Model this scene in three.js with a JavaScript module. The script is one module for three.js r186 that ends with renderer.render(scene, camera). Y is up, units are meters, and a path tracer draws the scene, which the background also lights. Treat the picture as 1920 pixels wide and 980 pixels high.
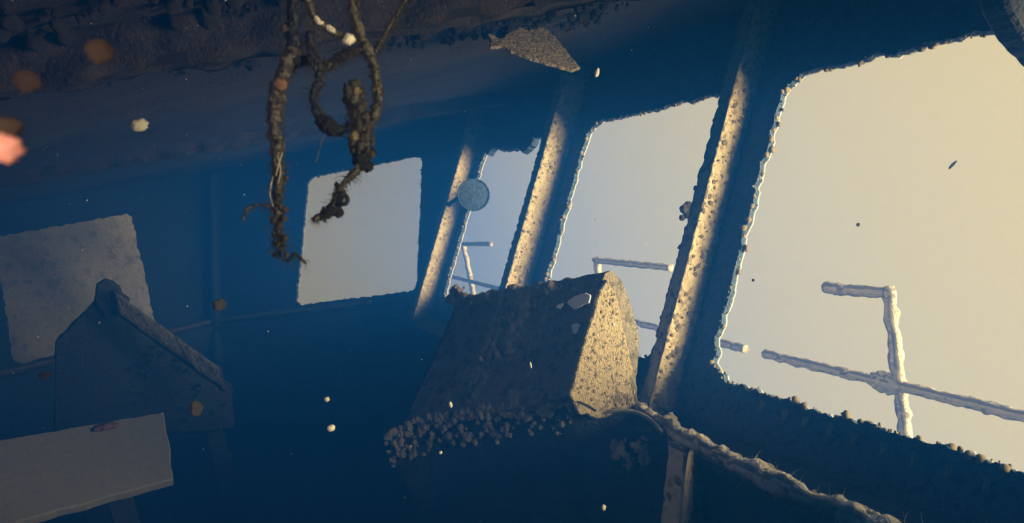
import * as THREE from 'three';
import { mergeGeometries, mergeVertices } from 'three/addons/utils/BufferGeometryUtils.js';
import { SimplexNoise } from 'three/addons/math/SimplexNoise.js';

// ------------------------------------------------------------------ camera, water light, exposure
const EYE = 2.1;                                   // the diver floats just below the deckhead
const scene = new THREE.Scene();
const FOCAL = 1300;                                // in pixels of the 1920 x 980 frame
const camera = new THREE.PerspectiveCamera(2 * Math.atan(490 / FOCAL) * 180 / Math.PI, 1920 / 980, 0.03, 80);
const F = new THREE.Vector3(0.40299072, -0.14470184, -0.90369235), R = new THREE.Vector3(0.88647221, -0.18375763, 0.4247354), U = new THREE.Vector3(0.22752036, 0.97226257, -0.05422154);
camera.position.set(0, EYE, 0);
camera.focus = 2.6; camera.userData.fStop = 7;             // the soft near water of a compact camera's lens
camera.up.copy(U);
camera.lookAt(F.clone().add(camera.position));
scene.background = new THREE.Color(1.58, 1.09, 0.19);        // daylight in the water outside
scene.fog = new THREE.FogExp2(new THREE.Color(0.012, 0.17, 0.95), 0.155);   // silty blue water
const sun = new THREE.DirectionalLight(new THREE.Color(1, 0.76, 0.36), 49);
sun.position.set(5.7, EYE - 0.9, 7.7); sun.target.position.set(0, EYE, 0);
sun.castShadow = true; sun.shadow.radius = 90; sun.shadow.mapSize.set(2048, 2048);
Object.assign(sun.shadow.camera, { left: -9, right: 9, top: 6, bottom: -6, near: 0.5, far: 30 });
scene.add(sun, sun.target);
const renderer = new THREE.WebGLRenderer({ antialias: true });
renderer.toneMapping = THREE.LinearToneMapping;
renderer.toneMappingExposure = 1;
renderer.shadowMap.enabled = true;
const TORCH = 3.2;                                 // the diver's main torch, candela

// ------------------------------------------------------------------ helpers
let seed = 7;
const rnd = () => { seed = (seed + 0x6d2b79f5) | 0; let t = Math.imul(seed ^ (seed >>> 15), 1 | seed); t = (t + Math.imul(t ^ (t >>> 7), 61 | t)) ^ t; return ((t ^ (t >>> 14)) >>> 0) / 4294967296; };
const simplex = new SimplexNoise({ random: rnd });
const V = (x, y, z) => new THREE.Vector3(x, y, z);
const n3 = (x, y, z) => simplex.noise3d(x, y, z);
const fbm = (x, y, z, o = 4) => { let s = 0, a = 0.5; for (let i = 0; i < o; i++) { s += a * n3(x, y, z); x *= 2.03; y *= 2.03; z *= 2.03; a *= 0.5; } return s; };
const E = (x, y, z) => V(x, y + EYE, z);           // a place measured from eye height
// the sight line of a pixel, scaled so that it lies k metres ahead along -z: how the survey of the photograph gave each place
function at(px, py, k) {
  const d = F.clone().addScaledVector(R, (px - 960) / FOCAL).addScaledVector(U, -(py - 490) / FOCAL);
  return d.multiplyScalar(k / -d.z).add(camera.position);
}
const used = {};
function numbered(name) { const k = (used[name] = (used[name] ?? -1) + 1); return k ? name + '_' + String(k).padStart(3, '0') : name; }
function tag(o, label, category, group, kind) {
  if (label) o.userData.label = label;
  if (category) o.userData.category = category;
  if (group) o.userData.group = group;
  if (kind) o.userData.kind = kind;
  return o;
}
function group(name, pos, label, category, grp, kind) { const g = new THREE.Group(); g.name = numbered(name); if (pos) g.position.copy(pos); scene.add(g); return tag(g, label, category, grp, kind); }
// a mesh given in world places, stored from its parent's base
function mesh(name, geo, mat, parent = scene, kind) {
  const m = new THREE.Mesh(geo, mat); m.name = parent === scene ? numbered(name) : name;
  m.castShadow = m.receiveShadow = true;
  if (parent !== scene) { parent.updateWorldMatrix(true, false); geo.applyMatrix4(parent.matrixWorld.clone().invert()); }
  parent.add(m); if (kind) m.userData.kind = kind;
  return m;
}
function roughen(geo, amp, freq, oct = 4, off = 0) {
  let g = geo.clone(); g.deleteAttribute('normal'); const uv = g.attributes.uv; if (uv) g.deleteAttribute('uv');
  g = mergeVertices(g, 1e-5); g.computeVertexNormals();
  const p = g.attributes.position, n = g.attributes.normal;
  for (let i = 0; i < p.count; i++) {
    const x = p.getX(i), y = p.getY(i), z = p.getZ(i), d = amp * fbm(x * freq + off, y * freq, z * freq, oct);
    p.setXYZ(i, x + n.getX(i) * d, y + n.getY(i) * d, z + n.getZ(i) * d);
  }
  g.computeVertexNormals();
  return boxUV(g);
}
// uv in metres, by the way each corner faces
function boxUV(g) {
  const p = g.attributes.position, n = g.attributes.normal, uv = new Float32Array(p.count * 2);
  for (let i = 0; i < p.count; i++) {
    const a = Math.abs(n.getX(i)), b = Math.abs(n.getY(i)), c = Math.abs(n.getZ(i));
    if (a >= b && a >= c) { uv[2 * i] = p.getZ(i); uv[2 * i + 1] = p.getY(i); } else if (b >= c) { uv[2 * i] = p.getX(i); uv[2 * i + 1] = p.getZ(i); } else { uv[2 * i] = p.getX(i); uv[2 * i + 1] = p.getY(i); }
  }
  g.setAttribute('uv', new THREE.BufferAttribute(uv, 2));
  return g;
}
const clean = (g) => { const o = new THREE.BufferGeometry(); const q = g.index ? g.toNonIndexed() : g; for (const k of ['position', 'normal', 'uv']) o.setAttribute(k, q.attributes[k]); return o; };
const merge = (list) => mergeGeometries(list.map(clean));
// a closed hexahedral bar from eight corners: near end (4) then far end (4), each ring in order
function hexa(c, seg = [6, 6, 20]) {
  const g = new THREE.BoxGeometry(1, 1, 1, ...seg), p = g.attributes.position, t = V(), a = V(), b = V();
  for (let i = 0; i < p.count; i++) {
    const u = p.getX(i) + 0.5, v = p.getY(i) + 0.5, w = p.getZ(i) + 0.5;
    const ring = (k) => V().addScaledVector(c[k], (1 - u) * (1 - v)).addScaledVector(c[k + 1], u * (1 - v)).addScaledVector(c[k + 2], u * v).addScaledVector(c[k + 3], (1 - u) * v);
    a.copy(ring(0)); b.copy(ring(4)); t.lerpVectors(a, b, w); p.setXYZ(i, t.x, t.y, t.z);
  }
  const e1 = c[1].clone().sub(c[0]), e2 = c[3].clone().sub(c[0]), e3 = c[4].clone().sub(c[0]);
  if (e1.cross(e2).dot(e3) < 0) { const ix = g.index.array; for (let i = 0; i < ix.length; i += 3) { const k = ix[i]; ix[i] = ix[i + 1]; ix[i + 1] = k; } }
  g.computeVertexNormals();
  return g;
}

// ------------------------------------------------------------------ materials: silt, growth and rust on steel
function tex(size, fn, srgb = true) {
  const d = new Uint8Array(size * size * 4);
  for (let y = 0; y < size; y++) for (let x = 0; x < size; x++) { const c = fn(x / size, y / size), o = (y * size + x) * 4; d[o] = c[0]; d[o + 1] = c[1]; d[o + 2] = c[2]; d[o + 3] = 255; }
  const t = new THREE.DataTexture(d, size, size); t.wrapS = t.wrapT = THREE.RepeatWrapping; t.magFilter = THREE.LinearFilter; t.minFilter = THREE.LinearMipmapLinearFilter; t.generateMipmaps = true;
  if (srgb) t.colorSpace = THREE.SRGBColorSpace; t.needsUpdate = true; return t;
}
// noise that repeats: walk a torus
const tor = (u, v, f, o, k = 0) => { const a = u * 2 * Math.PI, b = v * 2 * Math.PI; let r = f / (2 * Math.PI), s = 0, A = 0.5; for (let i = 0; i < o; i++) { s += A * simplex.noise4d(r * Math.cos(a) + k, r * Math.sin(a) + k, r * Math.cos(b), r * Math.sin(b)); r *= 2.03; A *= 0.5; } return s; };
const mixc = (a, b, t) => { t = Math.min(1, Math.max(0, t)); return [a[0] + (b[0] - a[0]) * t, a[1] + (b[1] - a[1]) * t, a[2] + (b[2] - a[2]) * t]; };
function crustTex(base, dark, light, k) {
  return tex(512, (u, v) => {
    const a = tor(u, v, 9, 5, k), b = tor(u, v, 40, 3, k + 9), c = tor(u, v, 90, 2, k + 5);
    let q = mixc(base, dark, (a - 0.02) * 2.6); q = mixc(q, light, (b - 0.12) * 2.4); q = mixc(q, dark, (c - 0.25) * 1.6); return q;
  });
}
const bumpT = tex(512, (u, v) => { const h = 128 + 150 * tor(u, v, 22, 4, 3) + 70 * tor(u, v, 80, 3, 6); const q = Math.max(0, Math.min(255, h)); return [q, q, q]; }, false);
function std(map, rough, bump, rep = 2.2, extra = {}) {
  const m = map.clone(); m.repeat.set(rep, rep); m.needsUpdate = true;
  const b = bumpT.clone(); b.repeat.set(rep, rep); b.needsUpdate = true;
  return new THREE.MeshStandardMaterial({ map: m, roughness: rough, bumpMap: b, bumpScale: bump, ...extra });
}
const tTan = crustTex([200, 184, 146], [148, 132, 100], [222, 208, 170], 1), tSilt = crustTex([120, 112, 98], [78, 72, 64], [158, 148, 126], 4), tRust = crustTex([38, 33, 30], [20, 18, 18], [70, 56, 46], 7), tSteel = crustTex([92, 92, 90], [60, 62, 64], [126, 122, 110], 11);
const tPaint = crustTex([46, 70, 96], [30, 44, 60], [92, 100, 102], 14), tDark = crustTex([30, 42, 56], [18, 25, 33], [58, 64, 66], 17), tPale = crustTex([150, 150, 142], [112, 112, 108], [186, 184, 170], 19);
const tCream = crustTex([214, 206, 186], [190, 182, 164], [232, 226, 206], 21), tTanD = crustTex([160, 148, 120], [96, 90, 76], [196, 184, 152], 23);
const tWeed = crustTex([214, 204, 182], [164, 156, 138], [234, 226, 206], 27), tBoard = crustTex([128, 130, 128], [118, 120, 120], [138, 140, 136], 29);
const tCable = crustTex([104, 102, 98], [44, 45, 48], [168, 160, 144], 31);
const tHoodShade = crustTex([110, 105, 92], [72, 70, 64], [158, 148, 122], 33), tSand = crustTex([150, 144, 128], [116, 112, 100], [176, 168, 150], 35);
const M = {
  hood: std(tHoodShade, 0.9, 0.008), sand: std(tSand, 1, 0.01, 0.8), brown: new THREE.MeshStandardMaterial({ color: 0x35241a, roughness: 0.9 }),
  cable: std(tCable, 0.9, 0.004, 14),
  weed: std(tWeed, 0.95, 0.008), board: std(tBoard, 0.9, 0.002),
  cream: std(tCream, 0.8, 0.006), tanD: std(tTanD, 0.85, 0.01, 4),
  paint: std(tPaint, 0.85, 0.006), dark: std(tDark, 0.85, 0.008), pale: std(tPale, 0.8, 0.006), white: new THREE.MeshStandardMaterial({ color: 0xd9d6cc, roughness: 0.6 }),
  flake: new THREE.MeshStandardMaterial({ color: 0xcdc8bc, roughness: 0.8 }), orange: new THREE.MeshStandardMaterial({ color: 0x6e5242, roughness: 0.8 }), pink: new THREE.MeshStandardMaterial({ color: 0xf0a090, roughness: 0.7 }),
  tan: std(tTan, 0.75, 0.008, 2.5), silt: std(tSilt, 0.95, 0.01), rust: std(tRust, 0.95, 0.005), steel: std(tSteel, 0.85, 0.008),
};

// ------------------------------------------------------------------ the wheelhouse shell
const RAKE = 29.2 * Math.PI / 180, SILL = -1.0, WTOP = 1.72, WLOW = -0.31, CEIL = SILL + WTOP * Math.cos(RAKE);
// a raked wall: a runs along the sill, b up the slope, n outward
function rakedWall(A, B) {
  const a = B.clone().sub(A).normalize(), h = V(0, 1, 0).cross(a); if (h.dot(A) < 0 && h.dot(B) < 0) h.negate();
  const b = h.clone().multiplyScalar(Math.sin(RAKE)).add(V(0, Math.cos(RAKE), 0)), n = h.clone().multiplyScalar(Math.cos(RAKE)).sub(V(0, Math.sin(RAKE), 0));
  const w = { A: A.clone().add(camera.position), a, b, n, len: A.distanceTo(B) };
  w.p = (s, t, d = 0) => w.A.clone().addScaledVector(a, s).addScaledVector(b, t).addScaledVector(n, d);
  w.px = (px, py) => { const o = camera.position, r = at(px, py, 1).sub(o), q = o.clone().addScaledVector(r, w.A.clone().sub(o).dot(n) / r.dot(n)).sub(w.A); return [q.dot(a), q.dot(b)]; };
  return w;
}
const WR = rakedWall(V(1.72, SILL, 0), V(1.72, SILL, -5.98)), WF = rakedWall(V(1.72, SILL, -5.98), V(0.05, SILL, -7.62)), WE = rakedWall(V(0.05, SILL, -7.62), V(-3, SILL, -7.62));
// ragged outline: corners joined with short steps and eaten edges
function ragged(pts, amp, step = 0.012, freq = 14, off = 0) {
  const out = [];
  for (let i = 0; i < pts.length; i++) {
    const [x0, y0] = pts[i], [x1, y1] = pts[(i + 1) % pts.length], L = Math.hypot(x1 - x0, y1 - y0), n = Math.max(1, Math.round(L / step)), nx = -(y1 - y0) / L, ny = (x1 - x0) / L;
    for (let k = 0; k < n; k++) { const f = k / n, x = x0 + (x1 - x0) * f, y = y0 + (y1 - y0) * f, d = amp * (fbm(x * freq + off, y * freq, off, 4) * 1.6); out.push([x + nx * d, y + ny * d]); }
  }
  return out;
}
function rounded(x0, y0, x1, y1, r) {
  const o = [], arc = (cx, cy, a0) => { for (let i = 0; i <= 5; i++) { const a = a0 + i * Math.PI / 10; o.push([cx + r * Math.cos(a), cy + r * Math.sin(a)]); } };
  arc(x1 - r, y1 - r, 0); arc(x0 + r, y1 - r, Math.PI / 2); arc(x0 + r, y0 + r, Math.PI); arc(x1 - r, y0 + r, 1.5 * Math.PI); return o;
}
const TH = 0.025;
// where two raked walls meet: how far the seam leans along each wall per metre up the slope
function seam(w, v) { const d = w.n.clone().cross(v.n); const t = d.dot(w.b); return d.dot(w.a) / t; }
function wallPlate(name, w, s0, s1, holes, label, lean = [0, 0]) {
  const g = group(name, w.p((s0 + s1) / 2, 0), label, 'wall', null, 'structure');
  const sh = new THREE.Shape(), X = (e, t) => (e ? s1 : s0) + lean[e] * t; sh.moveTo(X(0, WLOW), WLOW); sh.lineTo(X(1, WLOW), WLOW); sh.lineTo(X(1, WTOP), WTOP); sh.lineTo(X(0, WTOP), WTOP);
  for (const h of holes) { const p = new THREE.Path(); h.forEach(([x, y], i) => i ? p.lineTo(x, y) : p.moveTo(x, y)); p.closePath(); sh.holes.push(p); }
  let geo = new THREE.ExtrudeGeometry(sh, { depth: TH, bevelEnabled: false });
  const m = new THREE.Matrix4().makeBasis(w.a, w.b, w.n).setPosition(w.A);
  geo.applyMatrix4(m);
  if (m.determinant() < 0) { for (const [k, n] of [['position', 3], ['uv', 2]]) { const A = geo.attributes[k].array; for (let i = 0; i < A.length; i += 3 * n) for (let c = 0; c < n; c++) { const q = A[i + c]; A[i + c] = A[i + n + c]; A[i + n + c] = q; } } geo.computeVertexNormals(); }
  mesh('plate', geo, M.paint, g);
  { const o = geo.clone().applyMatrix4(g.matrixWorld).translate(w.n.x * TH, w.n.y * TH, w.n.z * TH), q = o.attributes.position; for (let i = 0; i < q.count; i++) { const p = V().fromBufferAttribute(q, i), d = p.clone().sub(w.A).dot(w.n); p.addScaledVector(w.n, (d - TH) * -0.75); q.setXYZ(i, p.x, p.y, p.z); } mesh('bounce_skin', o, M.cream, g); }  // pale second skin added outside to bounce sunlight onto the railing
  return g;
}
const H4 = ragged([...rounded(0.72, 0, 2.17, 1.28, 0.13)], 0.014), H3 = ragged(rounded(2.5, 0, 3.72, 1.28, 0.12), 0.014, 0.012, 14, 3), H2 = ragged(rounded(4.22, 0, 5.37, 1.27, 0.1), 0.014, 0.014, 14, 5);
const H5 = ragged(rounded(-1.0, 0, 0.38, 1.28, 0.12), 0.014, 0.03, 14, 8);
const HF = ragged(rounded(0.03, 0, 1.36, 1.37, 0.08), 0.01, 0.014, 14, 2);
const wallR = wallPlate('wall_right', WR, -2.4, WR.len, [H5, H4, H3, H2], 'long raked wheelhouse wall on the right with ragged window openings', [0, seam(WR, WF)]);
const wallF = wallPlate('wall_corner', WF, 0, WF.len, [HF], 'angled corner wall with a single hazy square window opening', [seam(WF, WR), seam(WF, WE)]);
wallPlate('wall_end', WE, 0, WE.len, [ragged(rounded(0.55, 0, 1.75, 1.36, 0.06), 0.014, 0.02, 14, 6)], 'far end wall with a dim blue window opening at the left', [seam(WE, WF), 0]);

tag(mesh('added_bank', roughen(new THREE.SphereGeometry(1, 80, 40).scale(2.9, 4.6, 0.5).translate(-2.5, EYE - 2.2, -9.5), 0.3, 1.1, 6), M.sand), 'silt bank added outside the far left window to dim its view', 'added_bank', null, 'structure');  // bank added to darken what shows through the far left window
const box = (x0, x1, y0, y1, z0, z1, seg = [1, 1, 1]) => { const g = new THREE.BoxGeometry(x1 - x0, y1 - y0, z1 - z0, ...seg); g.translate((x0 + x1) / 2, (y0 + y1) / 2 + EYE, (z0 + z1) / 2); return g; };
tag(mesh('floor', boxUV(box(-3.1, 1.7, -2.2, -2.1, -7.7, 2.4)), M.dark), 'dark deck lost in dark blue water below', 'floor', null, 'structure');
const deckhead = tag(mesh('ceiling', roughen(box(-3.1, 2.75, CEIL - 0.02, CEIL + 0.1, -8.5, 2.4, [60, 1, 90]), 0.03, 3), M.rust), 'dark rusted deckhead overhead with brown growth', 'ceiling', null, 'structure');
tag(mesh('wall_left', boxUV(box(-3.1, -3, -2.1, CEIL, -8.5, 2.4)), M.steel), 'dark blank side wall at the far left', 'wall', null, 'structure');
tag(mesh('wall_back', boxUV(box(-3.1, 2.75, -2.1, CEIL, 2.3, 2.4)), M.steel), 'blank back wall behind the diver', 'wall', null, 'structure');
// the plating below the windows down to the deck


// ---- builders for encrusted things
const LUMPS = [0, 1, 2, 3, 4, 5].map((k) => roughen(new THREE.IcosahedronGeometry(1, 1), 0.5, 1.3, 3, k * 7.3));
const FINE = [0, 1, 2, 3].map((k) => roughen(new THREE.IcosahedronGeometry(1, 3), 0.45, 1.6, 4, k * 5.1 + 2));
function lumps(list, from = LUMPS) {      // list of [place, radius, axis to flatten along, how flat]
  const q = new THREE.Quaternion(), m = new THREE.Matrix4();
  return merge(list.map(([p, r, ax, flat = 1]) => {
    const g = from[Math.floor(rnd() * from.length)].clone();
    g.applyMatrix4(m.makeRotationFromEuler(new THREE.Euler(rnd() * 6, rnd() * 6, rnd() * 6)));
    if (ax) g.applyMatrix4(m.compose(V(0, 0, 0), q.setFromUnitVectors(V(0, 0, 1), ax), V(1, 1, flat)));
    g.applyMatrix4(m.compose(p, q.identity(), V(r, r, r)));
    return g;
  }));
}
function fuzz(list) {                      // list of [place, direction, length, radius]: tapering bent filaments
  const pos = [], idx = [];
  for (const [p, d, L, r] of list) {
    const a = V(0, 1, 0).cross(d).normalize(), b = d.clone().cross(a), bend = rdir().multiplyScalar(L * 0.22), base = pos.length / 3;
    for (let i = 0; i <= 3; i++) { const t = i / 3, c = p.clone().addScaledVector(d, L * t).addScaledVector(bend, 4 * t * (1 - t)), q = r * (1 - 0.8 * t); for (let k = 0; k < 3; k++) { const e = c.clone().addScaledVector(a, q * Math.cos(k * 2.0944)).addScaledVector(b, q * Math.sin(k * 2.0944)); pos.push(e.x, e.y, e.z); } }
    for (let i = 0; i < 3; i++) for (let k = 0; k < 3; k++) { const u = base + i * 3 + k, v = base + i * 3 + (k + 1) % 3; idx.push(u, v, u + 3, v, v + 3, u + 3); }
  }
  const g = new THREE.BufferGeometry(); g.setAttribute('position', new THREE.Float32BufferAttribute(pos, 3)); g.setIndex(idx); g.computeVertexNormals(); return boxUV(g);
}
function tubeRings(curve, n, sides, radius) {
  const rings = [], fr = curve.computeFrenetFrames(n, false);
  for (let i = 0; i <= n; i++) { const p = curve.getPointAt(i / n), r = radius(i / n), ring = []; for (let k = 0; k < sides; k++) { const a = k / sides * 2 * Math.PI; ring.push(p.clone().addScaledVector(fr.normals[i], r * Math.cos(a)).addScaledVector(fr.binormals[i], r * Math.sin(a))); } rings.push(ring); }
  return rings;
}
function loft(rings, amp = 0, freq = 1, oct = 4, off = 0) {
  const N = rings[0].length, pos = [], idx = [];
  for (const r of rings) for (const p of r) pos.push(p.x, p.y, p.z);
  for (let i = 0; i < rings.length - 1; i++) for (let k = 0; k < N; k++) { const a = i * N + k, b = i * N + (k + 1) % N, c = a + N, d = b + N; idx.push(a, b, c, b, d, c); }
  const cap = (ring, base, flip) => { const c = ring.reduce((s, p) => s.add(p), V(0, 0, 0)).multiplyScalar(1 / N), ci = pos.length / 3; pos.push(c.x, c.y, c.z); for (let k = 0; k < N; k++) { const a = base + k, b = base + (k + 1) % N; flip ? idx.push(ci, b, a) : idx.push(ci, a, b); } };
  cap(rings[0], 0, true); cap(rings[rings.length - 1], (rings.length - 1) * N, false);
  let g = new THREE.BufferGeometry(); g.setAttribute('position', new THREE.Float32BufferAttribute(pos, 3)); g.setIndex(idx);
  g.computeVertexNormals();
  // turn the faces outward
  let vol = 0; for (let i = 0; i < idx.length; i += 3) { const q = (j) => V(pos[3 * idx[i + j]], pos[3 * idx[i + j] + 1], pos[3 * idx[i + j] + 2]); vol += q(0).dot(q(1).cross(q(2))); }
  if (vol < 0) { for (let i = 0; i < idx.length; i += 3) { const k = idx[i]; idx[i] = idx[i + 1]; idx[i + 1] = k; } g.setIndex(idx); g.computeVertexNormals(); }
  return amp ? roughen(g, amp, freq, oct, off) : boxUV(g);
}
function resample(pts, step) { const o = []; pts.forEach((p, i) => { const q = pts[(i + 1) % pts.length], n = Math.max(1, Math.round(p.distanceTo(q) / step)); for (let k = 0; k < n; k++) o.push(p.clone().lerp(q, k / n)); }); return o; }
const evenly = (pts, n) => { const o = []; pts.forEach((p, i) => { const q = pts[(i + 1) % pts.length]; for (let k = 0; k < n; k++) o.push(p.clone().lerp(q, k / n)); }); return o; };
// a plate cut to a ragged outline given in space
function slab(pts, thick, amp = 0.006, step = 0.012, freq = 20) {
  const o = pts[0], x = V(0, 0, 0), nrm = V(0, 0, 0); pts.forEach((p, i) => nrm.add(p.clone().sub(o).cross(pts[(i + 1) % pts.length].clone().sub(o)))); nrm.normalize();
  if (nrm.dot(camera.position.clone().sub(o)) < 0) nrm.negate();
  x.copy(pts[1]).sub(o).addScaledVector(nrm, -pts[1].clone().sub(o).dot(nrm)).normalize(); const y = nrm.clone().cross(x);
  const sh = new THREE.Shape(); ragged(pts.map((p) => [p.clone().sub(o).dot(x), p.clone().sub(o).dot(y)]), amp, step, freq).forEach(([a, b], i) => i ? sh.lineTo(a, b) : sh.moveTo(a, b)); sh.closePath();
  const g = new THREE.ExtrudeGeometry(sh, { depth: thick, bevelEnabled: true, bevelThickness: thick * 0.2, bevelSize: thick * 0.2, bevelSegments: 1 });
  g.applyMatrix4(new THREE.Matrix4().makeBasis(x, y, nrm).setPosition(o.clone().addScaledVector(nrm, -thick)));
  return g;
}
function strand(pts, radius, rough = 0.35, n = 120, sides = 9, off = 0) {      // a rope-like thing along points
  const c = new THREE.CatmullRomCurve3(pts, false, 'centripetal'), R0 = typeof radius === 'function' ? radius : () => radius;
  const rMid = R0(0.5), g = loft(tubeRings(c, n, sides, R0), rMid * rough, 0.35 / rMid, 4, off);
  return { g, c };
}
const rdir = () => V(rnd() - 0.5, rnd() - 0.5, rnd() - 0.5).normalize();
const inward = (w) => w.n.clone().negate();

// ---- growth on the window edges, bolts on the sill
function edgeCrust(w, outline, parent, per, rmin, rmax, mat, keep = () => true) {
  const L = [];
  outline.forEach(([s, t], i) => { if (rnd() < per && keep(s, t)) { const r = rmin + (rmax - rmin) * rnd() ** 3; L.push([w.p(s + (rnd() - 0.5) * 0.014, t + (rnd() - 0.5) * 0.014, rnd() * TH * 1.4 - 0.008), r]); } });
  mesh('edge_growth', lumps(L), mat, parent, 'stuff');
}
edgeCrust(WR, H4, wallR, 0.85, 0.003, 0.016, M.tan); edgeCrust(WR, H3, wallR, 0.8, 0.003, 0.014, M.tan); edgeCrust(WR, H2, wallR, 0.7, 0.004, 0.014, M.tan); edgeCrust(WF, HF, wallF, 0.5, 0.004, 0.012, M.silt);
for (const [px, py] of [[1435, 749], [1477, 764], [1515, 778], [1562, 791], [1607, 808], [1662, 827], [1720, 846], [1785, 867], [1855, 890]]) {
  const [s, t] = WR.px(px, py), c = [];
  for (const d of [-0.004, 0.014]) for (const [a, b] of [[-0.007, -0.03], [0.007, -0.03], [0.011, 0.006], [-0.011, 0.006]]) c.push(WR.p(s + a * (d > 0 ? 0.7 : 1), t - 0.012 + b, -d));
  mesh('clip', roughen(hexa(c, [3, 3, 2]), 0.003, 60, 3, s), M.pale, wallR);
}

// ---- window pillars: stiffeners standing in from the mullions
function stiffener(s0, s1, depth, label, cr) {
  const w = WR, t0 = -0.24, t1 = WTOP - 0.03, g = group('pillar', w.p((s0 + s1) / 2, t0), label, 'pillar', null, 'structure');
  const c = (a, b, d0, d1) => [w.p(a, t0, -d0), w.p(b, t0, -d0), w.p(b, t0, -d1), w.p(a, t0, -d1), w.p(a, t1, -d0), w.p(b, t1, -d0), w.p(b, t1, -d1), w.p(a, t1, -d1)];
  mesh('web', roughen(hexa(c(s0, s1, 0, depth), [8, 12, 150]), 0.011, 24, 5, s0), M.tan, g);
  const L = [];
  for (let i = 0; i < cr; i++) { const t = t0 + (t1 - t0) * rnd(), d = depth * rnd(), r = 0.003 + 0.009 * rnd() ** 3; L.push(rnd() < 0.75 ? [w.p(s0 - 0.001, t, -d), r, w.a, 0.6] : [w.p(s0 + (s1 - s0) * rnd(), t, -depth), r, w.n, 0.6]); }
  mesh('barnacle_growth', lumps(L), M.tan, g, 'stuff');
  return g;
}
const P1 = stiffener(2.31, 2.385, 0.13, 'nearest and largest window pillar, its right side crusted and lit tan', 420);
stiffener(3.88, 3.965, 0.17, 'middle window pillar behind the tip of the wedge-shaped hood', 380);
stiffener(5.49, 5.57, 0.15, 'farthest window pillar, with the round disc fixed to it', 260);
mesh('growth_clump', lumps([[1283, 392, 0.02], [1290, 384, 0.016], [1279, 408, 0.012], [1288, 402, 0.016]].map(([x, y, r]) => [at(x, y, 2.37), r]), FINE), M.silt, P1, 'stuff');

// ---- ledge, lower plating, corner pipe, sills, deck beam
tag(mesh('trim_1', roughen(hexa([E(1.6, -1.26, 2.3), E(1.6, -1.15, 2.3), E(1.44, -1.165, 2.3), E(1.44, -1.2, 2.3), E(1.6, -1.26, -6), E(1.6, -1.15, -6), E(1.44, -1.165, -6), E(1.44, -1.2, -6)], [3, 3, 260]), 0.01, 18), M.dark), 'narrow ledge running below the right-hand windows', 'ledge', null, 'structure');
tag(mesh('wall_lower', boxUV(box(1.56, 1.62, -2.1, -1.26, -6.1, 2.3)), M.dark), 'dark upright plating below the ledge', 'wall', null, 'structure');
{
  const q = (A, B) => { const m = box(-0.03, 0.03, -2.1, -1.09, 0, A.distanceTo(B)); m.translate(0, -EYE, 0); m.lookAt(B.clone().sub(A).setY(0)); m.translate(A.x + camera.position.x, EYE, A.z); return boxUV(m); };
  tag(mesh('wall_corner_lower', q(V(1.56, 0, -5.95), V(-0.03, 0, -7.49)), M.paint), 'upright plating below the angled corner window', 'wall', null, 'structure');
  tag(mesh('wall_end_lower', boxUV(box(-3, 0.02, -2.1, -1.07, -7.5, -7.43)), M.paint), 'upright plating below the far end window', 'wall', null, 'structure');
}
function sill(name, w, s0, s1, d, label) { const c = []; for (const s of [s0, s1]) for (const [t, e] of [[-0.1, 0], [-0.06, 0], [-0.06, d], [-0.1, d]]) c.push(w.p(s, t, -e)); tag(mesh(name, roughen(hexa(c, [2, 6, 80]), 0.012, 12), M.silt), label, 'sill', null, 'structure'); }
sill('trim_2', WF, 0.02, WF.len - 0.05, 0.1, 'silted sill under the angled corner window');
sill('trim_3', WE, 0.05, WE.len, 0.1, 'silted sill under the far end window');
{
  const sl = seam(WF, WE), c = strand([-0.5, 0, 0.5, 1, 1.6].map((t) => WF.p(WF.len + sl * t - 0.06, t, -0.06)), 0.05, 0.2, 60, 12);
  tag(mesh('trim_4', c.g, M.paint), 'vertical pipe casing in the fold between corner wall and end wall', 'pipe', null, 'structure');
}
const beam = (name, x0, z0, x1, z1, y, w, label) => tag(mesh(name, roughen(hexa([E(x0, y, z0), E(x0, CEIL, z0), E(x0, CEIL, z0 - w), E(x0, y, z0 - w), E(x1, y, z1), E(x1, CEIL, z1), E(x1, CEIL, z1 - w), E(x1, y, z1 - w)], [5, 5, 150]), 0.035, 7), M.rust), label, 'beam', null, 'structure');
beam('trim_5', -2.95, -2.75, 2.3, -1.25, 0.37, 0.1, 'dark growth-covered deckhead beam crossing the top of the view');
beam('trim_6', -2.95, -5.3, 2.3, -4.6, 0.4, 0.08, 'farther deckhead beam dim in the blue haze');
{
  const L = []; for (let i = 0; i < 3500; i++) { const x = -2 + 3.6 * rnd(), z = -0.35 - 2.2 * rnd() ** 0.7; if (fbm(x * 2, 3, z * 2) > -0.1) L.push([E(x, CEIL - 0.025 - 0.02 * rnd(), z), 0.004 + 0.018 * rnd() ** 3]); }
  mesh('deckhead_growth', lumps(L), M.rust, deckhead, 'stuff');
}

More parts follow.
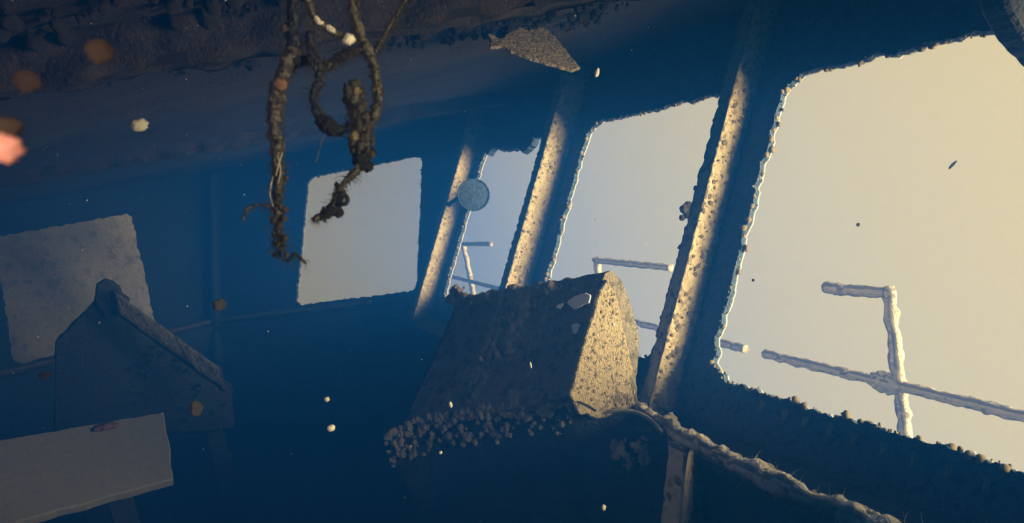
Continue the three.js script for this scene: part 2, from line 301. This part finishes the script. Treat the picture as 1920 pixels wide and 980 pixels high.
// ---- the wedge-shaped instrument hood and its pedestal
const hood = group('instrument_hood', at(1130, 770, 2.3), 'large wedge-shaped instrument hood with a sunlit tan triangular end', 'hood');
const eLow = at(742, 818, 3.05).sub(at(1070, 742, 2.27)), eTop = at(862, 562, 3.05).sub(at(1138, 508, 2.27));
const hoodEnd = [[1068, 742], [1103, 625], [1134, 512], [1148, 506], [1166, 526], [1182, 565], [1194, 612], [1199, 650], [1194, 705], [1196, 764], [1130, 778]];
const along = ([x, y], f) => at(x, y, 2.27).addScaledVector(eLow.clone().lerp(eTop, THREE.MathUtils.clamp((760 - y) / 250, 0, 1)), f);
{
  const rings = []; for (let i = 0; i <= 60; i++) rings.push(evenly(hoodEnd.map((p) => along(p, i / 60)), 8));
  mesh('casing', loft(rings, 0.012, 12, 5, 3), M.hood, hood);  // casing coloured darker than the end panel: the front's shade is painted in
  mesh('end_panel', slab([[1070, 740], [1083, 690], [1104, 618], [1126, 545], [1139, 526], [1151, 548], [1163, 600], [1175, 650], [1184, 690], [1179, 722], [1190, 752], [1160, 775], [1122, 783], [1088, 772]].map(([x, y]) => at(x, y, 2.245)), 0.02, 0.006, 0.008), M.tanD, hood);
  const B = []; for (let i = 0; i < 260; i++) { const v = rnd() ** 1.5, u = rnd(), x = 1072 + 66 * v + u * (118 - 108 * v), y = 755 - 225 * v; B.push([at(x, y, 2.243), 0.002 + 0.006 * rnd() ** 3, null]); }
  mesh('end_crust', lumps(B), M.tan, hood, 'stuff');
  const FACE = 1, face = (u, v) => along([1068 + 68 * v, 742 - 230 * v], u).addScaledVector(eLow.clone().cross(at(1136, 508, 2.27).sub(at(1068, 742, 2.27))).normalize().multiplyScalar(0.005 * FACE), 1);
  const L = [], P = [];
  for (let i = 0; i < 9000; i++) {
    const u = rnd(), v = rnd() * 1.0, q = fbm(u * 4 + 3, v * 3, 1.3, 4);
    const heap = Math.max(1 - Math.hypot((u - 0.42) / 0.17, (v - 0.72) / 0.38), 1 - Math.hypot((u - 0.75) / 0.25, (v - 0.98) / 0.14), 1 - Math.hypot((u - 0.7) / 0.22, (v - 0.3) / 0.28), 1 - Math.hypot((u - 0.1) / 0.3, (v - 0.04) / 0.1));
    if (q + heap * 0.6 > 0.3) L.push([face(u, v), 0.0025 + 0.012 * rnd() ** 3, null]);
  }
  mesh('silt_growth', lumps(L), M.weed, hood, 'stuff');
  const heapL = [];
  for (let i = 0; i < 420; i++) { const u = 0.3 + 0.72 * rnd(), h = 0.075 * Math.max(0, 1 - Math.abs(u - 1) / 0.12) + 0.02 + 0.02 * n3(u * 9, 2, 1); heapL.push([along([1133, 512], u).add(V(0.04 * (rnd() - 0.5), h * rnd() - 0.02, 0.05 * (rnd() - 0.3))), 0.006 + 0.018 * rnd() ** 2]); }
  for (let i = 0; i < 260; i++) { const u = 0.42 + 0.22 * rnd(), v = 0.99 - 0.5 * rnd() ** 1.6; heapL.push([face(u, v).add(V(-0.02 * rnd(), 0, 0.02 * rnd())), 0.005 + 0.018 * rnd() ** 2]); }
  mesh('rubble_heap', lumps(heapL), M.weed, hood, 'stuff');
  for (const pts of [[[1064, 566], [1078, 555], [1097, 550], [1106, 553], [1104, 568], [1090, 573], [1077, 578]], [[1043, 575], [1050, 570], [1056, 569], [1050, 577]], [[1072, 610], [1080, 606], [1087, 609], [1082, 622], [1076, 625]]])
    mesh('paint_chip', slab(pts.map(([x, y]) => at(x, y, 2.27 + 0.0022 * (1105 - x) - 0.012)), 0.006, 0.003, 0.006), M.white, hood);
  const T = []; for (let i = 0; i < 40; i++) T.push([at(1155 + 40 * rnd(), 745 + 30 * rnd(), 2.24), V(rnd() - 0.5, 0.4 + rnd(), rnd() * 0.4).normalize(), 0.02 + 0.05 * rnd(), 0.002]);
  mesh('weed_tuft', fuzz(T), M.tan, hood, 'stuff');
  mesh('crease', strand([[1083, 752], [1096, 757], [1108, 763], [1118, 770]].map(([x, y]) => at(x, y, 2.236)), 0.003, 0.3, 20, 5).g, M.dark, hood);
}
const ped = group('console_pedestal', V(1.2, 0, -2.6), 'dark console pedestal under the wedge-shaped hood', 'console');
{
  const top = [at(724, 835, 3.0), at(790, 802, 2.9), at(1068, 758, 2.32), at(1185, 770, 2.2), at(1226, 785, 2.12), at(1250, 815, 2.04), E(1.52, -1.28, -2.0), E(1.52, -1.25, -3.1), at(760, 800, 3.3)];
  const low = top.map((p) => V(p.x, 0, p.z)); low[0] = V(0.72, 0, -2.75); low[1] = V(0.8, 0, -2.65);
  const rings = []; for (let i = 0; i <= 40; i++) rings.push(evenly(top.map((p, k) => p.clone().lerp(low[k], i / 40)), 10));
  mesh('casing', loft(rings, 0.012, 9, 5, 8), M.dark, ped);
  const L = []; for (let i = 0; i < 2200; i++) { const f = rnd(), a = f < 0.25 ? top[0].clone().lerp(top[1], f * 4) : top[1].clone().lerp(top[2], (f - 0.25) / 0.75); const dy = 0.16 * rnd() ** 2, q = fbm(f * 14, dy * 22, 2); if (q > -0.12 + dy * 1.5) L.push([a.add(V(0, 0.05 - dy, 0.01)), 0.003 + 0.014 * rnd() ** 3]); }
  mesh('silt_growth', lumps(L), M.weed, ped, 'stuff');
  const G = []; for (let i = 0; i < 120; i++) { const x = 1150 + 65 * rnd(), y = 815 + 60 * rnd(); if (fbm(x * 0.03, y * 0.03, 1) > -0.05) G.push([at(x, y, 2.2 - 0.001 * (x - 1150)), 0.004 + 0.014 * rnd() ** 2]); }
  mesh('growth_patch', lumps(G), M.weed, ped, 'stuff');
  mesh('edge_highlight', strand([[1110, 778], [1150, 770], [1190, 772], [1222, 788], [1243, 812]].map(([x, y], i) => at(x, y, [2.27, 2.22, 2.16, 2.08, 2.0][i])), 0.008, 0.2, 40, 8).g, M.pale, ped);  // pale strand paints the highlight along the pedestal's rounded edge
}
// ---- the bent upright in front
{
  const g = group('bent_upright', at(1275, 843, 1.87), 'grey bent upright plate with a bright rounded edge in the foreground', 'post');
  const top = [at(1254, 829, 1.95), at(1287, 843, 1.86), at(1300, 840, 1.95), at(1272, 829, 2.03)], mid = [at(1240, 980, 1.87), at(1277, 985, 1.78), at(1306, 980, 1.87), at(1268, 975, 1.95)];
  const low = top.map((p, i) => { const d = mid[i].clone().sub(p), f = p.y / -d.y; return p.clone().addScaledVector(d, f); });
  mesh('plate', roughen(hexa([...top, ...low], [8, 8, 100]), 0.007, 22, 4, 5), M.tan, g);
  const edge = [1, 0.6, 0.25, 0.02].map((f) => low[1].clone().lerp(top[1], f)).concat([top[1].clone().lerp(top[2], 0.35).add(V(0, 0.008, 0))]).reverse();
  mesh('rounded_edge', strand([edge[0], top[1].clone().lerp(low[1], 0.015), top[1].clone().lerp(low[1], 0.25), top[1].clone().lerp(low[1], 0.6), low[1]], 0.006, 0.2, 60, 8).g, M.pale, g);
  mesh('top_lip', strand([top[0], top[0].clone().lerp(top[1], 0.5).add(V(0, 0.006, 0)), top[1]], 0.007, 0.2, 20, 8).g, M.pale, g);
  const L = []; for (let i = 0; i < 110; i++) { const f = rnd() * 0.35; L.push([top[2].clone().lerp(low[2], f).add(rdir().multiplyScalar(0.012)), 0.003 + 0.012 * rnd() ** 2 + (Math.abs(f - 0.08) < 0.04 ? 0.004 : 0)]); }
  mesh('side_growth', lumps(L), M.silt, g, 'stuff');
}
// ---- hose and wires on the ledge
const onLedge = (x, y, h = 1.07) => { const r = at(x, y, 1).sub(camera.position); return at(x, y, h / -r.y); };
const onWall = (x, y, d) => { const [s, t] = WR.px(x, y); return WR.p(s, t, -d); };
{
  const g = group('hose', onLedge(1400, 875), 'thick crusted hose running along the ledge to the bottom right', 'hose');
  const { g: tube, c } = strand([[1176, 757], [1200, 768], [1225, 784], [1262, 806], [1300, 828], [1340, 846], [1390, 872], [1440, 896], [1500, 925], [1560, 948], [1640, 982], [1780, 1050], [1960, 1140], [2200, 1260]].map(([x, y]) => onLedge(x, y)), (t) => 0.018 + 0.012 * Math.sin(t * 3) + 0.006 * Math.sin(t * 31), 0.7, 260, 12, 4);
  mesh('tube', tube, M.cream, g);
  const L = [], T = [];
  for (let i = 0; i < 420; i++) { const t = rnd(), p = c.getPointAt(t).add(rdir().multiplyScalar(0.024)); L.push([p, 0.003 + 0.012 * rnd() ** 2.5]); }
  for (let i = 0; i < 380; i++) { const t = 0.42 + 0.4 * rnd(), w = 0.03 + 0.08 * Math.max(0, t - 0.45) / 0.4, p = c.getPointAt(t).add(V(w * (rnd() - 0.5), 0, 0)); if (p.x < 1.6) L.push([p.add(V(0, 0.03 * (rnd() - 0.7), 0)), 0.003 + 0.009 * rnd() ** 2.5]); }
  for (let i = 0; i < 160; i++) { const t = 0.35 + 0.65 * rnd(); T.push([c.getPointAt(t), rdir().add(V(0, 0.3, 0)).normalize(), 0.03 + 0.05 * rnd(), 0.0015]); }
  mesh('crust', lumps(L), M.cream, g, 'stuff'); mesh('filaments', fuzz(T), M.cream, g, 'stuff');
  mesh('kink', lumps([[1250, 790, 0.024], [1258, 784, 0.02], [1262, 796, 0.022]].map(([x, y, r]) => [onLedge(x, y, 1.05), r]), FINE), M.cream, g, 'stuff');
}
function wire(name, pts, r, mat, label, category, n = 60, fz = 0, grp) {
  const { g: tube, c } = strand(pts, r, 0.5, n, 7, pts.length), g = group(name, pts[0], label, category, grp); mesh('core', tube, mat, g);
  if (fz) { const T = []; for (let i = 0; i < fz; i++) T.push([c.getPointAt(rnd()), rdir(), r * (3 + 5 * rnd()), r * 0.15]); mesh('filaments', fuzz(T), mat, g, 'stuff'); }
  return g;
}
wire('wire', [[1200, 766], [1240, 774], [1275, 790], [1310, 805], [1345, 822], [1370, 835], [1388, 857]].map(([x, y]) => onWall(x, y, 0.02)), 0.006, M.silt, 'thin wire hanging on the wall just above the left half of the hose', 'wire', 60, 30);
wire('wire', [[1493, 884], [1535, 902], [1580, 922], [1640, 945], [1720, 985]].map(([x, y]) => onWall(x, y, 0.02)), 0.007, M.silt, 'frayed wire above the hose near the bottom right', 'wire', 60, 90);

// ---- torn things: hanging ceiling sheet, flap in the second window, dark bracket top right
tag(mesh('hanging_sheet', slab([[918, 64, 2.28], [938, 72, 2.26], [968, 52, 2.36], [1004, 34, 2.5], [1040, 70, 2.4], [1088, 122, 2.2], [1074, 126, 2.16], [1028, 113, 2.17], [988, 103, 2.18], [962, 97, 2.2], [938, 88, 2.22], [914, 98, 2.2], [921, 84, 2.24]].map(([x, y, k]) => at(x, y, k)), 0.008, 0.006, 0.008), M.silt), 'torn grey sheet with a ragged edge hanging from the deckhead', 'sheet');
{
  const P = [[899, 268], [925, 262], [952, 254], [985, 248], [1001, 251], [1006, 262], [1002, 274], [992, 281], [986, 287], [982, 279], [955, 281], [934, 276], [926, 281], [920, 292], [915, 280], [902, 282]];
  tag(mesh('torn_flap', slab(P.map(([x, y]) => onWall(x, y, 0.03)), 0.045, 0.012, 0.015), M.paint), 'dark torn flap hanging into the top of the second window from the left', 'flap');
  tag(mesh('hanging_bracket', slab([[1878, -40], [1886, 8], [1904, 46], [1922, 72], [1960, 110], [2040, 90], [2040, -40]].map(([x, y]) => at(x, y, 1.1)), 0.05, 0.004), M.dark), 'dark slanted bracket cutting off the top right corner of the view', 'bracket');
}
// ---- round fitting on the far pillar
{
  const c = at(888, 365, 5.25), g = group('round_fitting', c, 'round blue-grey disc fixed to the farthest window pillar', 'disc'), ax = camera.position.clone().sub(c).setY(0).normalize();
  const q = new THREE.Quaternion().setFromUnitVectors(V(0, 1, 0), ax), put = (geo, off) => { geo.applyQuaternion(q); geo.translate(c.x + ax.x * off, c.y, c.z + ax.z * off); return geo; };
  mesh('drum', put(roughen(new THREE.CylinderGeometry(0.13, 0.12, 0.05, 48, 3), 0.004, 20), 0), M.paint, g);
  mesh('rim', put(roughen(new THREE.TorusGeometry(0.126, 0.006, 10, 60).rotateX(Math.PI / 2), 0.004, 25), 0.025), M.paint, g);
  const e = WR.p(5.49, 0.75, -0.13); mesh('bracket', strand([c, c.clone().lerp(e, 0.5).add(V(0, 0.02, 0)), e], 0.02, 0.2, 20, 8).g, M.paint, g);
}
// ---- outside: broken railing
{
  const X = 2.95, S = X / 3, Q = (x, y, z) => E(X + (x - 3), y * S, z * S), g = group('railing', V(X, -0.4, -2.5), 'broken two-bar railing outside, faint through the large right window', 'railing');
  const bar = (name, a, b, r, off) => mesh(name, strand([a, a.clone().lerp(b, 0.35), a.clone().lerp(b, 0.7), b], r, 0.5, Math.ceil(a.distanceTo(b) * 60), 10, off).g, M.tan, g);
  bar('top_bar', Q(3, -0.99, -2.3), Q(3, -1.0, -2.68), 0.03, 1);
  bar('top_bar', Q(3, -0.97, -4.0), Q(3, -0.97, -5.0), 0.026, 2);
  bar('top_bar', Q(3, -0.9, -7.2), Q(3, -0.93, -8.1), 0.026, 2);
  bar('lower_bar', Q(3, -1.49, -0.6), Q(3, -1.47, -3.2), 0.028, 3);
  bar('lower_bar', Q(3, -1.47, -3.36), Q(3, -1.46, -3.7), 0.028, 4);
  bar('lower_bar', Q(3, -1.46, -4.2), Q(3, -1.4, -8.8), 0.026, 5);
  for (const [z, top] of [[-2.3, -0.96], [-5.0, -0.95], [-8.1, -0.92]]) bar('post', Q(3, top, z), V(X + 0.02, -0.36, z * S), 0.032, z);
  { const c = Q(3, -1.475, -2.36); mesh('bracket', roughen(new THREE.SphereGeometry(1, 40, 24).scale(0.045, 0.055, 0.11).translate(c.x, c.y, c.z), 0.02, 18), M.tan, g); }
  tag(mesh('walkway', boxUV(box(1.9, X + 0.1, -2.55, -2.45, -8.9, -0.4)), M.cream), 'narrow walkway outside carrying the railing', 'deck', null, 'structure');
}

// ---- dim wreckage at the far left
{
  const g = group('toppled_console', at(250, 790, 4.8), 'dim gabled console silhouetted against the far left window', 'console');
  const ring = (k, dx) => evenly([[106, 640], [118, 628], [150, 594], [184, 560], [232, 566], [300, 622], [380, 686], [430, 722], [436, 800], [300, 810], [104, 820]].map(([x, y]) => at(x + dx, y, k)), 6);
  const rings = []; for (let i = 0; i <= 10; i++) rings.push(ring(4.7 + 0.06 * i, 0));
  mesh('casing', loft(rings, 0.03, 5, 4, 2), M.dark, g);
  mesh('torn_top', slab([[182, 566], [184, 532], [196, 526], [214, 538], [236, 562], [246, 580], [200, 590]].map(([x, y]) => at(x, y, 4.66)), 0.06, 0.012, 0.02), M.dark, g);
  const d0 = at(214, 566, 4.6), d1 = at(415, 712, 4.45), c = []; for (const p of [d0, d1]) for (const [a, b] of [[-0.03, -0.07], [0.03, -0.07], [0.03, 0.07], [-0.03, 0.07]]) c.push(p.clone().add(V(a * 0.5, b, a)));
  mesh('slanted_rail', roughen(hexa(c, [4, 4, 40]), 0.012, 10), M.steel, g);
  const L = []; for (let i = 0; i < 160; i++) { const x = 240 + 190 * rnd(), y = 600 + 190 * rnd(); if (fbm(x * 0.012, y * 0.012, 4) > 0 && y > 600 + (x - 240) * 0.75) L.push([at(x, y, 4.68), 0.004 + 0.012 * rnd() ** 2]); }
  mesh('silt_growth', lumps(L), M.paint, g, 'stuff');
  const legs = [[140, 815], [400, 800]]; for (const [x, y] of legs) { const p = at(x, y, 4.9); mesh('leg', boxUV(new THREE.BoxGeometry(0.1, p.y + 0.05, 0.1).translate(p.x, (p.y + 0.05) / 2, p.z)), M.dark, g); }
}
{
  const P = [[-60, 838, 3.9], [120, 808, 3.95], [304, 776, 4.0], [314, 830, 3.8], [322, 898, 3.6], [190, 936, 3.55], [78, 966, 3.5], [-70, 1000, 3.45]].map(([x, y, k]) => at(x, y, k));
  const g = group('fallen_table', P[3], 'pale fallen tabletop tilted at the bottom left', 'table');
  mesh('tabletop', slab(P, 0.035, 0.006, 0.02, 6), M.board, g);
  const p = P[2].clone().lerp(P[6], 0.5); mesh('leg', boxUV(new THREE.BoxGeometry(0.09, p.y - 0.04, 0.09).translate(p.x, (p.y - 0.04) / 2, p.z - 0.05)), M.dark, g);
  mesh('growth_lump', lumps([[186, 800, 0.03], [200, 797, 0.035], [214, 796, 0.025]].map(([x, y, r]) => [at(x, y + 2, 3.93), r, V(0, 1, 0), 0.5]), FINE), M.orange, g);
}

// ---- hanging cables close to the diver
const K = 0.9, near = (list, k = K) => list.map(([x, y, d = 0]) => at(x, y, k + d));
function hanging(name, label, list, radius, mat, fz, cr, extra) {
  const pts = near(list), g = group(name, pts[0], label, 'cable');
  const { g: tube, c } = strand(pts, radius, 0.8, 200, 10, list.length * 3.1); mesh('core', tube, mat, g);
  const T = [], L = [], r0 = typeof radius === 'function' ? radius(0.5) : radius;
  for (let i = 0; i < fz * 9; i++) { const t = rnd(); T.push([c.getPointAt(t).addScaledVector(rdir(), r0 * 0.7), rdir().add(V(0, -0.5, 0)).normalize(), 0.003 + 0.02 * rnd() ** 3, 0.00015 + 0.0004 * rnd() ** 2]); }
  for (let i = 0; i < cr * 1.6; i++) { const t = rnd(); L.push([c.getPointAt(t).add(rdir().multiplyScalar(r0 * (0.7 + 0.9 * rnd()))), r0 * (0.12 + 0.5 * rnd() ** 2.5)]); }
  if (fz) mesh('filaments', fuzz(T), M.cable, g, 'stuff'); if (cr) mesh('crust', lumps(L), M.cable, g, 'stuff');
  extra?.(g, c); return g;
}
hanging('hanging_cable', 'straight dark cable trunk hanging from the deckhead at left', [[546, -150, 0.05], [547, -60], [548, 0], [547, 50], [550, 100], [552, 118]], 0.0078, M.dark, 30, 40);
hanging('hanging_cable', 'long crusted cable strand hanging left of the corner window', [[548, 90], [536, 130], [524, 160], [518, 200], [517, 240], [520, 290], [523, 330], [518, 375], [520, 415], [523, 450], [524, 475]], (t) => 0.0095 - 0.008 * t ** 2, M.cable, 260, 170, (g) => {
  mesh('strips', merge([[[530, 285], [522, 310], [517, 330]], [[520, 290], [526, 318], [521, 345]], [[512, 330], [506, 362], [512, 388]]].map((p) => strand(near(p, K - 0.012), 0.0012, 0.3, 16, 5).g)), M.pale, g);
  mesh('shell', lumps(near([[525, 158]], K - 0.015).map((p) => [p, 0.008]), FINE), M.orange, g);
});
hanging('hanging_cable', 'brown cable running down to the knotted bead end before the corner window', [[640, -150, 0.05], [652, -40], [662, 10], [670, 50], [686, 85], [698, 115], [706, 150], [709, 180], [703, 215], [690, 250], [684, 285], [676, 312], [658, 330], [640, 347], [630, 365], [624, 385], [611, 398], [598, 408], [587, 413]], (t) => t < 0.66 ? 0.0062 : t < 0.82 ? 0.004 : 0.0035, M.cable, 340, 120, (g) => {
  mesh('bead', roughen(new THREE.TorusGeometry(0.0062, 0.0026, 12, 24).applyQuaternion(new THREE.Quaternion().setFromUnitVectors(V(0, 0, 1), F.clone().negate())).translate(...at(643, 374, K - 0.01).toArray()), 0.0008, 200), M.dark, g);
  mesh('bead_core', roughen(new THREE.SphereGeometry(0.006, 20, 14).translate(...at(643, 374, K).toArray()), 0.0008, 200), M.paint, g);
  mesh('torn_tip', lumps([[622, 392, 0.008], [612, 400, 0.0075], [602, 406, 0.005], [634, 398, 0.007], [630, 388, 0.007], [594, 410, 0.003]].map(([x, y, r]) => [at(x, y, K), r]), FINE), M.dark, g);
  mesh('knot', lumps([[678, 304, 0.011], [684, 292, 0.009], [672, 296, 0.008], [697, 285, 0.006], [690, 312, 0.007]].map(([x, y, r]) => [at(x, y, K), r]), FINE), M.dark, g);
});
hanging('hanging_cable', 'thick shaggy cable bundle beside the brown cable', [[664, 165], [668, 195], [674, 225], [676, 255], [679, 280]], (t) => 0.0125 - 0.004 * t, M.cable, 260, 160, (g) => { for (const [x, y, r] of [[664, 255, 0.006], [668, 170, 0.005]]) mesh('shell', lumps([[at(x, y, K - 0.012), r]], FINE), M.tan, g); });
hanging('hanging_cable', 'short curved cable with white patches painted for lit highlights at the top', [[572, -60, 0.02], [578, 0], [586, 26], [598, 43], [614, 54], [632, 63], [648, 71], [662, 78]], 0.0042, M.cable, 30, 20, (g) => { for (const [pts, r] of [[[[590, 31], [597, 40], [606, 48]], 0.0036], [[[612, 52], [619, 55], [628, 59]], 0.0032], [[[646, 67], [654, 73], [663, 78]], 0.0056]]) mesh('highlight_patch', strand(near(pts, K - 0.003), (t) => r * (0.35 + 0.85 * Math.sin(Math.PI * Math.min(1, 0.12 + 0.85 * t))), 0.9, 30, 12).g, M.white, g); });  // white lengths paint the torchlit highlight on the cable
hanging('hanging_cable', 'thin fuzzy line slanting down from the top to the brown cable', [[775, -30], [758, 5], [740, 32], [728, 55], [715, 78], [704, 98]], 0.0022, M.cable, 90, 10);
hanging('hanging_cable', 'looped cable sagging between the two hanging strands', [[582, 60], [584, 95], [596, 120], [598, 150], [588, 180], [592, 205], [606, 222], [622, 238], [634, 246], [648, 240]], 0.0052, M.dark, 150, 90, (g) => mesh('lump', lumps([[613, 234, 0.011], [622, 240, 0.01], [603, 228, 0.008]].map(([x, y, r]) => [at(x, y, K), r]), FINE), M.dark, g));
hanging('hanging_cable', 'upper looped cable joining the strands just under the beam', [[530, 130, 0.04], [555, 118, 0.03], [580, 112, 0.02], [605, 125, 0.02], [630, 112, 0.02], [650, 100, 0.01], [676, 92]], 0.0055, M.cable, 220, 130);
hanging('hanging_cable', 'thin bare thread dangling from the sagging loop', [[622, 242], [604, 262], [598, 285], [592, 305]], 0.0006, M.cable, 0, 0);
hanging('hanging_cable', 'curled dark wire end left of the long strand', [[512, 388], [494, 384], [478, 385], [466, 390], [459, 400], [456, 412]], 0.0014, M.cable, 12, 4);
hanging('hanging_cable', 'ragged frayed tail below the long strand', [[520, 470], [527, 480], [540, 488], [552, 474], [562, 482], [574, 494]], 0.0012, M.dark, 20, 4);

// ---- flakes drifting in the water
function flake(label, x, y, k, r, mat, stretch = [1, 1, 1], turn = 0) {
  const g = FINE[Math.floor(rnd() * 4)].clone(); g.scale(r * stretch[0], r * stretch[1], r * stretch[2]); g.rotateZ(turn); const p = at(x, y, k);
  const m = new THREE.Mesh(g, mat); m.name = numbered('drifting_flake'); m.position.copy(p); m.castShadow = m.receiveShadow = true; scene.add(m); return tag(m, label, 'flake', 'flakes drifting in the water');
}
flake('white drop-shaped flake below the torn hanging sheet', 1119, 136, 1.5, 0.009, M.white, [0.7, 1.3, 0.6], -0.5);
flake('white ragged flake in front of the dark beam at upper left', 261, 234, 1.0, 0.0085, M.white, [1.1, 0.9, 0.6]);
flake('bright flake in the dark water left of the console pedestal', 621, 802, 1.2, 0.006, M.white, [1, 0.9, 0.7]);
flake('tiny pale flake just above the brighter one left of the pedestal', 613, 748, 1.2, 0.004, M.flake);
flake('bright pink blurred flake at the left edge', 6, 277, 0.35, 0.006, M.pink, [1.1, 1, 0.5]);
flake('dim reddish flake touching the pink one at the left edge', 14, 239, 0.4, 0.0055, M.brown, [1.1, 0.9, 0.5]);
flake('dim round brown flake under the deckhead at upper left', 186, 96, 0.5, 0.0075, M.brown, [1, 0.95, 0.5]);
flake('faint brown flake below and left of the round brown one', 50, 152, 0.6, 0.0085, M.brown, [1, 0.9, 0.5]);
flake('faint reddish flake before the dark water under the far left window', 84, 703, 1.6, 0.009, M.rust, [1.1, 0.8, 0.6]);
flake('faint grey flake before the wall between the two left windows', 411, 571, 1.6, 0.013, M.steel, [1, 0.9, 0.6]);
flake('grey flake right of the fallen tabletop', 368, 765, 1.6, 0.014, M.steel, [0.9, 1.1, 0.6]);
flake('small bright flake above the pedestal ledge at its left end', 826, 848, 1.6, 0.004, M.white);
flake('small white flake over the front of the hood', 845, 758, 1.8, 0.006, M.white, [0.8, 1.4, 0.6]);
flake('white speck at the bottom below the pedestal ledge', 1132, 951, 1.4, 0.006, M.white, [0.9, 1.2, 0.6]);
flake('pale sliver hanging before the lower front of the hood', 995, 684, 1.8, 0.006, M.white, [0.5, 1.5, 0.5]);
flake('white round speck before the sunlit end of the hood', 1150, 608, 2.1, 0.006, M.white);
flake('dark feathery shred drifting across the large right window', 1786, 309, 1.5, 0.012, M.dark, [2, 0.35, 0.4], 0.42);
flake('small dark crumb low in the large right window', 1609, 421, 1.5, 0.007, M.dark, [1, 0.8, 0.5]);
flake('tiny dark crumb beside the left edge of the large right window', 1412, 525, 1.6, 0.004, M.dark);
{
  const n = 140, im = new THREE.InstancedMesh(LUMPS[1], M.flake, n), m = new THREE.Matrix4(), q = new THREE.Quaternion();
  for (let i = 0; i < n; i++) { const k = 0.7 + 2.3 * rnd(), p = at(1300 * rnd(), 980 * rnd(), k); q.setFromEuler(new THREE.Euler(rnd() * 6, rnd() * 6, rnd() * 6)); const r = (0.0005 + 0.001 * rnd() ** 4) * k; m.compose(p, q, V(r, r * (0.5 + rnd()), r * 0.6)); im.setMatrixAt(i, m); }
  im.name = numbered('marine_snow'); scene.add(tag(im, 'fine pale specks drifting in the dark water', 'specks', null, 'stuff'));
}
// ---- the diver's two torches, held out beside the view: a narrow one on the hood, a weak one on the cables
function torch(label, c, aim, cd, angle) {
  const d = aim.clone().sub(c).normalize(), g = group('dive_torch', c, label, 'torch'), q = new THREE.Quaternion().setFromUnitVectors(V(0, 1, 0), d);
  const put = (geo, o) => geo.applyQuaternion(q).translate(c.x + d.x * o, c.y + d.y * o, c.z + d.z * o);
  mesh('body', put(new THREE.LatheGeometry([[0, -0.17], [0.02, -0.17], [0.022, -0.16], [0.022, -0.06], [0.032, -0.03], [0.033, -0.008], [0.028, -0.008], [0, -0.012]].map(([x, y]) => new THREE.Vector2(x, y)), 32), 0), M.dark, g);
  mesh('lens', put(new THREE.CylinderGeometry(0.027, 0.027, 0.004, 24), -0.006), new THREE.MeshStandardMaterial({ color: 0xffffff, emissive: new THREE.Color(1, 0.85, 0.65), emissiveIntensity: 2 }), g);
  const sp = new THREE.SpotLight(new THREE.Color(1, 0.82, 0.62), cd, 0, angle, 1, 2); sp.position.copy(c).addScaledVector(d, 0.004); sp.target.position.copy(c).addScaledVector(d, 1); sp.castShadow = true; scene.add(sp, sp.target);
}
torch('small dive torch held far out to the left, aimed at the hood', E(-0.95, 0.12, -0.55), at(1060, 750, 2.4), TORCH * 1.15, 0.38);
torch('small weak dive torch held up near the deckhead, aimed at the cables', E(-0.32, 0.1, 0.02), at(620, 210, 0.9), TORCH * 0.48, 0.3);
renderer.render(scene, camera);
